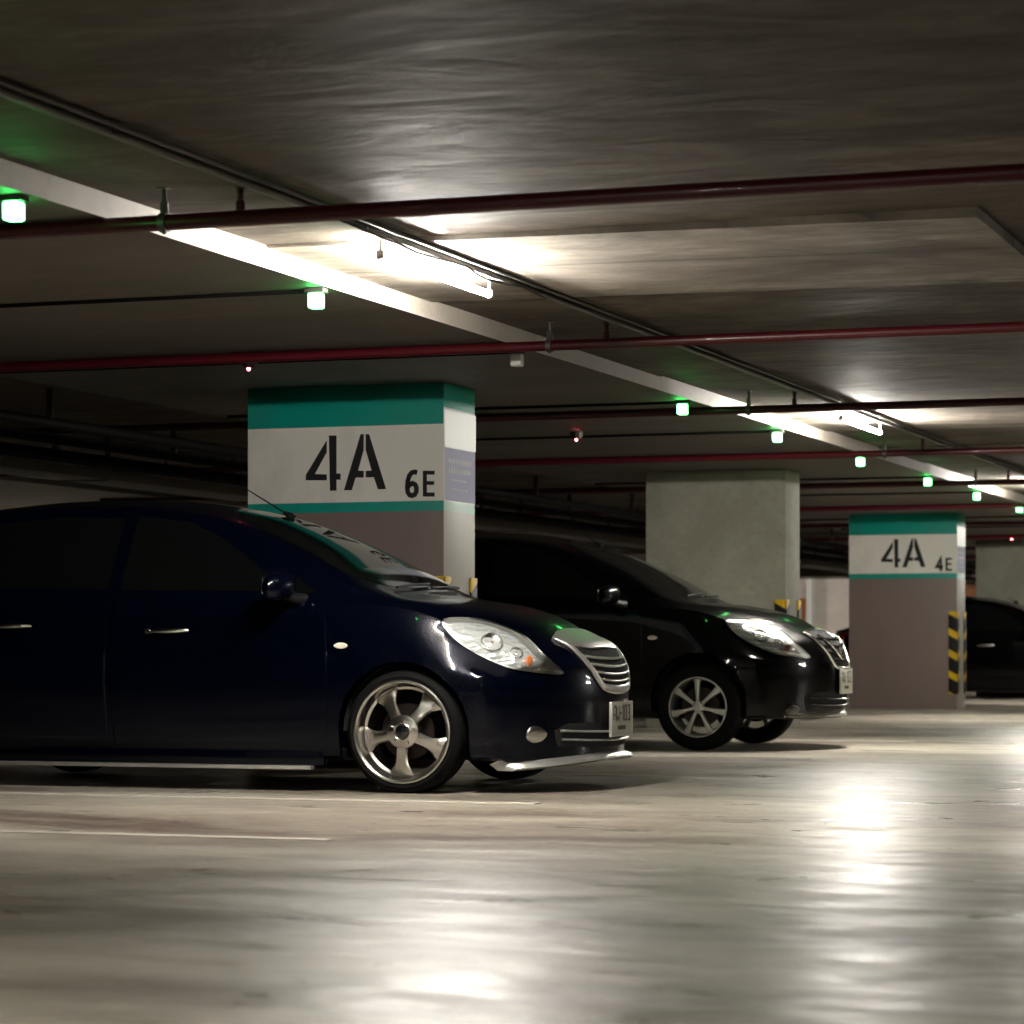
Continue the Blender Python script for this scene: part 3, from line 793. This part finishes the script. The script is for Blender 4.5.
car1, bvh1 = make_car('dark navy saloon with five-spoke deep-dish chrome wheels, parked nearest the camera', 'car', (-4.872, 12.98, 0), M['navy'], lift=0.0, lowered=True)
car2, bvh2 = make_car('black saloon with seven-spoke silver wheels, parked behind the navy car', 'car', (-5.025, 18.71, 0), M['black'], lift=.06, detail=1)
car3, _ = make_car('black saloon mostly hidden behind the seven-spoke-wheel car, its bonnet just showing', 'car', (-6.78, 26.3, 0), M['black'], lift=.05, detail=0)
car4, _ = make_car('dark saloon with red tail light parked beyond the 4A 4E pillar', 'car', (-5.2, 38.2, 0), M['black'], lift=-.05, detail=0)

# ------------------------------------------------------------------ structure
CZ, SZ = 2.335, 2.253           # upper slab, dropped band
PX = [-5.68, -13.88, -22.1, 6.0]   # right edges of column rows
bm = bmesh.new()
box(bm, -34, 12, -8, 66, CZ + .010, CZ + .3)
# formwork panels standing 15-20 mm proud of the slab
y = 10.15 - 8.17 * 2
while y < 64:
    for (a, b) in ((0, 1.85), (3.7, 5.6)):
        for (xa, xb) in ((-4.70, -1.75 if abs(y - 10.15) < .1 else 3.0), (-12.9, -7.9)):
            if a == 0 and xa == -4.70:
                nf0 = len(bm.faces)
                # this panel is tilted and paler, building in the tube's bright light patch
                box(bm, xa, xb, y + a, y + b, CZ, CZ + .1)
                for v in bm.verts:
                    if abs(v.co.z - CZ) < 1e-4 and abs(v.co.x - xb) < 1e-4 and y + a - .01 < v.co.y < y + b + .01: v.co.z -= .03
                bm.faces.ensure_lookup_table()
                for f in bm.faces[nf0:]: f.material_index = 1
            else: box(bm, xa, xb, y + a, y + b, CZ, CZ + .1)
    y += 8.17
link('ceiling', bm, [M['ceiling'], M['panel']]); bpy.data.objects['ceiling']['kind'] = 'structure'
bm = bmesh.new()
for r in PX: box(bm, r - 1.02 - 1.26, r + 1.02, -8, 66, SZ, CZ + .1)
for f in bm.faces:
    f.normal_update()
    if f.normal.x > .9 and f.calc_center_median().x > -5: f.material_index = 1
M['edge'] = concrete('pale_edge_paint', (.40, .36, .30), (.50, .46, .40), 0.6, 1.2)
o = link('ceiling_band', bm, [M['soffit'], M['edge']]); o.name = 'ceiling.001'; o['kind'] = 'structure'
bm = bmesh.new(); box(bm, -34, 12, -8, 66, -.2, 0); o = link('floor', bm, M['floor']); o['kind'] = 'structure'
bm = bmesh.new(); box(bm, -34, 12, 60, 60.3, 0, CZ + .3); o = link('wall_back', bm, M['wall']); o['kind'] = 'structure'
bm = bmesh.new(); box(bm, -34.3, -34, -8, 66, 0, CZ + .3); o = link('wall_left', bm, M['dwall']); o['kind'] = 'structure'
bm = bmesh.new(); box(bm, 12, 12.3, -8, 66, 0, CZ + .3); o = link('wall_right', bm, M['dwall']); o['kind'] = 'structure'
bm = bmesh.new(); box(bm, -34, 12, -8.3, -8, 0, CZ + .3); o = link('wall_front', bm, M['dwall']); o['kind'] = 'structure'

bm = bmesh.new(); box(bm, -34, 12, 51.6, 52.0, 2.08, CZ + .1); o = link('trim_2', bm, M['soffit']); o['kind'] = 'structure'
# ------------------------------------------------------------------ columns
CW, CD = 1.263, .52
def sign_letters(parent, digits):
    W, S_ = 156.0 * 6.827, 169.5 * 6.827
    x_off = lambda px: (px / 6.827 + 300 - 444) / 156.0
    z_off = lambda py: .7 + (648 - 430 - py / 6.827) / 169.5
    conv = lambda pts: [(x_off(a), z_off(b + .027 * (a - 980))) for a, b in pts]
    bm = bmesh.new(); o, ax, ay, n = (0, -.0008, 0), (1, 0, 0), (0, 0, 1), (0, -1, 0)
    F4 = [(190, 82), (190, 165), (108, 315), (190, 317), (190, 358), (45, 358), (45, 322)]
    V4 = [(205, 50), (257, 50), (257, 310), (285, 311), (285, 353), (257, 354), (257, 428), (212, 430)]
    A1 = [(422, 42), (443, 40), (443, 150), (405, 290), (443, 292), (443, 338), (388, 338), (362, 425), (308, 425)]
    A2 = [(457, 40), (480, 42), (595, 415), (540, 418), (512, 335), (457, 337), (457, 292), (497, 290), (457, 150)]
    for p in (F4, V4, A1, A2): prism(bm, conv(p), o, ax, ay, n, .0012)
    E = [(843, 290), (922, 290), (922, 316), (870, 316), (870, 360), (918, 360), (918, 386), (870, 386), (870, 437), (922, 437), (922, 465), (843, 465)]
    prism(bm, conv(E), o, ax, ay, n, .0012)
    if digits == '6':
        pts = [(805, 303), (788, 298), (768, 304), (752, 325), (742, 360), (738, 405), (742, 437), (755, 455), (771, 459), (788, 452), (799, 432), (800, 405), (791, 384), (773, 376), (756, 384), (744, 400)]
        stroke(bm, conv(pts), 31 / W, o, ax, ay, n, .0013)
    else:
        stroke(bm, conv([(785, 467), (785, 292), (735, 412), (812, 412)]), 38 / W, o, ax, ay, n, .0013)
    return link('sign_lettering', bm, M['ink'], parent)
def guard(parent, cx, cy, sx, sy):
    """L-shaped rubber guard round a column corner; arms run towards sx, sy"""
    bm = bmesh.new(); t = .012; w = .095
    x0, x1 = sorted((cx - sx * t, cx + sx * w)); y0, y1 = sorted((cy - sy * t, cy))
    box(bm, x0, x1, y0, y1, .17, 1.12, .003)
    x0, x1 = sorted((cx - sx * t, cx)); y0, y1 = sorted((cy - sy * t, cy + sy * w))
    box(bm, x0, x1, y0, y1, .17, 1.12, .003)
    return link('corner_guard', bm, M['guard'], parent, 40)
def column(x, y, style, label, digits=None, w=CW, d=CD):
    root = empty('concrete_pillar', (x, y, 0)); tag(root, label, 'pillar')
    bm = bmesh.new(); box(bm, -w, 0, 0, d, 0, SZ, .006)
    link('shaft', bm, M['column'] if style == 'painted' else M['rawcol'], root, 30)
    if digits: sign_letters(root, digits)
    if style == 'painted':
        bm = bmesh.new(); box(bm, 0, .002, .02, d - .005, 1.568, 1.875); po = link('notice_poster', bm, M['poster'], root)
        bm = bmesh.new(); rng = random.Random(4)
        for k in range(4):
            yy = .07; zz = 1.80 - k * .055
            while yy < d - .09:
                l = rng.uniform(.02, .05)
                if k < 2 or .12 < yy < .36: box(bm, .002, .003, yy, min(yy + l, d - .08), zz - (.014 if k < 2 else .006), zz + (.014 if k < 2 else .006))
                yy += l + .012
        link('poster_lines', bm, M['pinkink'], po)
        bm = bmesh.new(); box(bm, 0, .0015, .01, d + .01, 1.88, 2.098); link('notice_sheet', bm, M['paper'], root)
    guard(root, 0, 0, -1, 1); guard(root, 0, d, -1, -1)
    return root
column(-5.705, 14.86, 'painted', 'teal and white banded pillar painted 4A 6E, beside the navy car', '6')
column(-5.695, 23.03, 'raw', 'bare grey concrete pillar behind the black car with seven-spoke wheels')
column(-5.71, 31.2, 'painted', 'teal and white banded pillar painted 4A 4E, farther down the row', '4')
column(-5.68, 39.37, 'raw', 'bare concrete pillar at the right edge, behind the farthest saloon')
column(-5.68, 6.69, 'raw', 'bare concrete pillar beyond the left edge of the view')
column(-5.68, 47.54, 'raw', 'bare concrete pillar deepest in the near row')
k = 0
names = ['bare pillar in the row behind, seen low between pipes on the left', 'bare pillar in the row behind, left of the 4A 6E pillar', 'bare pillar in the row behind, between the 4A 6E and bare pillars', 'bare pillar of the row behind, deepest']
for yy, nm in zip((23.03, 31.2, 39.37, 47.54), names): column(-13.88, yy, 'raw', nm)

# ------------------------------------------------------------------ painted bay lines
for yy, xr, nm in ((9.13, -3.93, 'faded white bay line nearest the camera on the floor'), (11.57, -3.98, 'white bay line on the floor just in front of the navy car'),
                   (14.25, -3.98, 'white bay line between the navy car and the 4A 6E pillar'), (16.95, -4.0, 'white bay line on the near side of the second black car'),
                   (20.2, -4.0, 'white bay line on the far side of the second black car'), (22.6, -4.0, 'white bay line by the bare pillar')):
    bm = bmesh.new(); box(bm, -10.2, xr, yy - .045, yy + .045, .0, .003)
    tag(link('parking_line', bm, M['line']), nm, 'floor marking', 'bay lines on the floor')

# ------------------------------------------------------------------ sprinkler pipes across the aisle
pipes = [8.77, 13.02, 16.95, 21.12, 25.15, 29.3, 33.4, 37.5, 41.6, 45.7]
ordn = ['nearest the camera, crossing above the first green lamps', 'second from the camera, above the 4A 6E pillar', 'third from the camera, behind the 4A 6E pillar', 'fourth from the camera, above the bare pillar',
        'fifth from the camera, past the bare pillar', 'sixth from the camera, before the 4A 4E pillar', 'seventh from the camera, past the 4A 4E pillar', 'eighth from the camera', 'ninth from the camera', 'farthest from the camera']
for i, (yy, w) in enumerate(zip(pipes, ordn)):
    zp = 2.222 if i == 0 else 2.226; r = .029 if i == 0 else .026
    bm = bmesh.new(); tube(bm, [(-13.5, yy, zp), (-8, yy, zp), (3, yy, zp)], r, 16)
    p = tag(link('sprinkler_pipe', bm, M['pipe'], None, 60), 'dark red sprinkler pipe under the ceiling, ' + w, 'pipe', 'sprinkler pipes across the ceiling')
    for hx in (-10.7, -4.42, 1.2) if i < 5 else (-4.42,):
        bm = bmesh.new()
        top = CZ + .02
        tube(bm, [(hx, yy, zp + r), (hx, yy, top)], .009, 8)
        box(bm, hx - .02, hx + .02, yy - .02, yy + .02, top - .012, top)
        lathe(bm, [(r + .001, -.014), (r + .007, -.014), (r + .007, .014), (r + .001, .014)], 20, (0, 0, 0), True)
        for v in bm.verts:
            if abs(v.co.y) < .02 and v.co.z < 1: v.co = Vector((v.co.y + hx, v.co.x + yy, v.co.z + zp))
        tube(bm, [(hx, yy, zp + r + .005), (hx, yy, zp + r + .045)], .016, 6)
        tube(bm, [(hx, yy, zp - r - .012), (hx, yy, zp - r)], .008, 6)
        link('pipe_hanger', bm, M['condu'], p, 40)
    # upright sprinkler head
    for hx in (-4.12,) if i < 6 else ():
        bm = bmesh.new(); tube(bm, [(hx, yy, zp), (hx, yy, zp + .06), (hx, yy, zp + .065), (hx, yy, zp + .105)], [.016, .016, .010, .014], 12)
        lathe_y = zp + .108
        tube(bm, [(hx, yy, lathe_y - .003), (hx, yy, lathe_y)], .022, 12)
        link('sprinkler_head', bm, M['pipe'], p, 40)

# long services running with the aisle
def run(name, x, z, r, m, label, cat='pipe', y0=-7, y1=59, group=None, hang=None):
    bm = bmesh.new(); tube(bm, [(x, y0, z), (x, (y0 + y1) / 2, z), (x, y1, z)], r, 14)
    o = tag(link(name, bm, m, None, 60), label, cat, group)
    if hang:
        for yy in hang:
            bm = bmesh.new(); hw = min(r + .006, .02); box(bm, x - hw, x + hw, yy - .012, yy + .012, z - .01, hangtop(x), .0)
            link('pipe_clip', bm, M['darksteel'], o)
    return o
def hangtop(x):
    return SZ if any(r - 2.28 < x < r + 1.02 for r in PX) else CZ + .002
run('electrical_conduit', -4.02, 2.316, .016, M['condu'], 'grey steel conduit along the ceiling that carries the tube lamps', 'conduit', hang=[1.5 + 2.04 * k for k in range(14)])
run('electrical_conduit', -3.965, 2.322, .010, M['darksteel'], 'thin dark conduit running tight beside the lamp conduit', 'conduit')
for x, z, r, nm in ((-8.5, 2.12, .036, 'thick pipe along the bay backs, nearest of the bundle'), (-9.2, 2.13, .035, 'pipe along the bay backs, second of the bundle'), (-9.75, 2.10, .045, 'pipe along the bay backs, third of the bundle'),
                    (-10.2, 2.14, .03, 'thin pipe along the bay backs, farthest of the bundle')):
    run('service_pipe', x, z, r, M['cable'], 'black ' + nm, 'pipe', group='pipes along the bay backs', hang=[9 + 3.1 * k for k in range(14)])
bm = bmesh.new(); box(bm, -10.9, -10.45, -7, 59, 2.06, 2.14, .004)
tr = tag(link('cable_tray', bm, M['duct'], None, 40), 'dark grey cable tray along the bay backs beside the pipe bundle', 'cable tray')
for k in range(14):
    bm = bmesh.new()
    for x in (-10.88, -10.47): tube(bm, [(x, 6 + 3.4 * k, 2.055), (x, 6 + 3.4 * k, CZ + .02)], .006, 6)
    box(bm, -10.9, -10.45, 6 + 3.4 * k - .01, 6 + 3.4 * k + .01, 2.048, 2.06)
    link('tray_hanger', bm, M['darksteel'], tr)
bm = bmesh.new(); box(bm, -22, -14.2, 27.2, 28.0, 2.02, SZ, .0)
tag(link('air_duct', bm, M['duct'], None, 40), 'flat grey air duct low behind the navy car roof', 'duct')

# ------------------------------------------------------------------ tube lamps
tl = None
tl_lab = ['lit tube lamp behind the camera', 'lit tube lamp nearest in view, over the aisle beside the navy car', 'lit tube lamp second in view, over the aisle beside the bare pillar',
          'lit tube lamp third in view, by the 4A 4E pillar', 'lit tube lamp fourth along the aisle', 'lit tube lamp farthest along the aisle']
TX, TZ = -4.095, 2.256
def make_tube(label, loc, length=1.25, grp='tube lamps over the aisle', top=2.34):
    root = empty('tube_lamp', loc); tag(root, label, 'lamp', grp)
    h = length / 2
    bm = bmesh.new(); tube(bm, [(0, -h, 0), (0, h, 0)], .014, 14); link('glass_tube', bm, M['tube'], root, 60)
    for s in (-1, 1):
        bm = bmesh.new(); box(bm, -.014, .014, s * h - .012, s * h + .012, -.014, .02, .004); box(bm, -.004, .004, s * h - .004, s * h + .004, .02, top - loc[2])
        link('lamp_holder', bm, M['white_pl'], root, 40)
    return root
for i, lab in enumerate(tl_lab):
    make_tube(lab, (TX, 2.46 + 8.17 * i, TZ), top=CZ + .004)
for i, (x, yy) in enumerate(((-17.6, 29.0), (-17.6, 42.0), (-11.6, 55.5), (-18.0, 55.5), (5.0, 19.0), (2.2, -3.0))):  # includes unseen tubes added to light the back wall, headlights and pillar fronts
    lab = ['lit tube lamp over the next aisle on the left', 'lit tube lamp over the next aisle, deeper in',
           'added tube lamp lighting the pale back wall', 'lit tube lamp at the far left of the back wall', 'unseen tube lamp added across the aisle to light the headlights', 'fill tube lamp added behind the camera to brighten the pillar fronts'][i]
    make_tube(lab, (x, yy, SZ - .08), grp='tube lamps outside the aisle')
# looping flex between lamp 1 and the conduit
bm = bmesh.new()
tube(bm, [(-3.99 + .02 * math.sin(i * 1.1), 9.3 + i * .17, 2.296 - .012 * abs(math.sin(i * .8))) for i in range(15)], .006, 8)
tag(link('flex_cable', bm, M['darksteel'], None, 60), 'wavy flex cable strung along the conduit above the nearest lit tube', 'cable')

# ------------------------------------------------------------------ green bay indicators
gy = [(8.23, 1), (10.79, 1), (13.37, 0), (16.46, 1), (18.88, 1), (21.6, 1), (24.4, 1), (26.9, 1), (29.5, 1), (32.1, 1), (34.7, 1)]
gl = ['green bay light at the far left, hanging below the first pipe', 'green bay light second from the left, over the navy car', 'unlit white bay light above the 4A 6E pillar corner', 'green bay light just right of the 4A 6E pillar, on the third pipe',
      'green bay light above the bare pillar', 'green bay light next to the fourth red pipe', 'green bay light left of the 4A 4E pillar', 'green bay light above the 4A 4E pillar', 'green bay light at the right edge',
      'green bay light farther down the row', 'green bay light farthest down the row']
for (yy, lit), lab in zip(gy, gl):
    root = empty('bay_indicator', (-4.72, yy, SZ)); tag(root, lab, 'indicator light', None)
    bm = bmesh.new(); box(bm, -.045, .045, -.03, .03, -.022, 0, .004); link('mounting_plate', bm, M['darksteel'], root, 40)
    bm = bmesh.new(); box(bm, -.030, .030, -.030, .030, -.088, -.022, .010); link('lamp_body', bm, M['green'] if lit else M['white_pl'], root, 40)
    bm = bmesh.new(); tube(bm, [(-.03, 0, -.012), (-1.6, 0, -.012), (-3.15, 0, -.012)], .009, 8)
    bmesh.ops.translate(bm, verts=bm.verts, vec=(0, 0, 0)); link('supply_conduit', bm, M['cable'], root, 60)
for yy, lab in ((13.3, 'bay sensor with red light on the ceiling left of the 4A 6E pillar top'), (18.6, 'bay sensor with red light between the 4A 6E and bare pillars'), (37.6, 'bay sensor with red light at the right, behind the 4A 4E pillar')):
    root = empty('bay_sensor', (-6.22 if yy < 14 else -6.13, yy, SZ)); tag(root, lab, 'sensor')
    bm = bmesh.new(); tube(bm, [(0, 0, 0), (0, 0, -.03), (0, 0, -.05)], [.05, .045, .03], 16); link('sensor_body', bm, M['darksteel'], root, 40)
    bm = bmesh.new(); bmesh.ops.create_uvsphere(bm, u_segments=12, v_segments=8, radius=.010); bmesh.ops.translate(bm, verts=bm.verts, vec=(0, -.01, -.056)); link('sensor_light', bm, M['redled'], root, 60)

# ------------------------------------------------------------------ far end: door leaf, posts
bm = bmesh.new(); box(bm, -15.3, -14.38, 59.90, 60.0, 0, 1.82, .01); o = link('door_1', bm, M['door'], None, 40); o['kind'] = 'structure'
bm = bmesh.new(); box(bm, -10.95, -10.35, 59.90, 60.0, 0, 2.2, .01); o = link('door_2', bm, M['door'], None, 40); o['kind'] = 'structure'
bm = bmesh.new(); box(bm, -14.36, -14.22, 59.7, 59.85, 0, CZ); o = link('trim_1', bm, M['white_pl'], None, 40); o['kind'] = 'structure'

# ------------------------------------------------------------------ camera, world, view
cam = bpy.data.cameras.new('camera'); co = bpy.data.objects.new('camera', cam); COL.objects.link(co)
yaw = math.atan(.3537) + 12 / 2723
co.location = (.045 * math.cos(yaw), .045 * math.sin(yaw), .7); co.rotation_euler = (math.radians(90), 0, yaw)
cam.sensor_width = 36; cam.lens = 2723 / 1024 * 36; cam.shift_y = (648 - 512) / 1024; cam.clip_end = 200
cam.dof.use_dof = True; cam.dof.focus_distance = 13.6; cam.dof.aperture_fstop = 4.2
scene.camera = co
w = bpy.data.worlds.new('world'); scene.world = w; w.use_nodes = True
w.node_tree.nodes['Background'].inputs['Color'].default_value = (.02, .02, .018, 1)
w.node_tree.nodes['Background'].inputs['Strength'].default_value = .1
vs = scene.view_settings; vs.view_transform = 'Standard'; vs.look = 'None'; vs.exposure = 2.45; vs.gamma = 1.0
scene.cycles.max_bounces = 8; scene.cycles.diffuse_bounces = 4; scene.cycles.caustics_reflective = False; scene.cycles.caustics_refractive = False
scene.cycles.sample_clamp_indirect = 4.0; scene.cycles.use_denoising = True
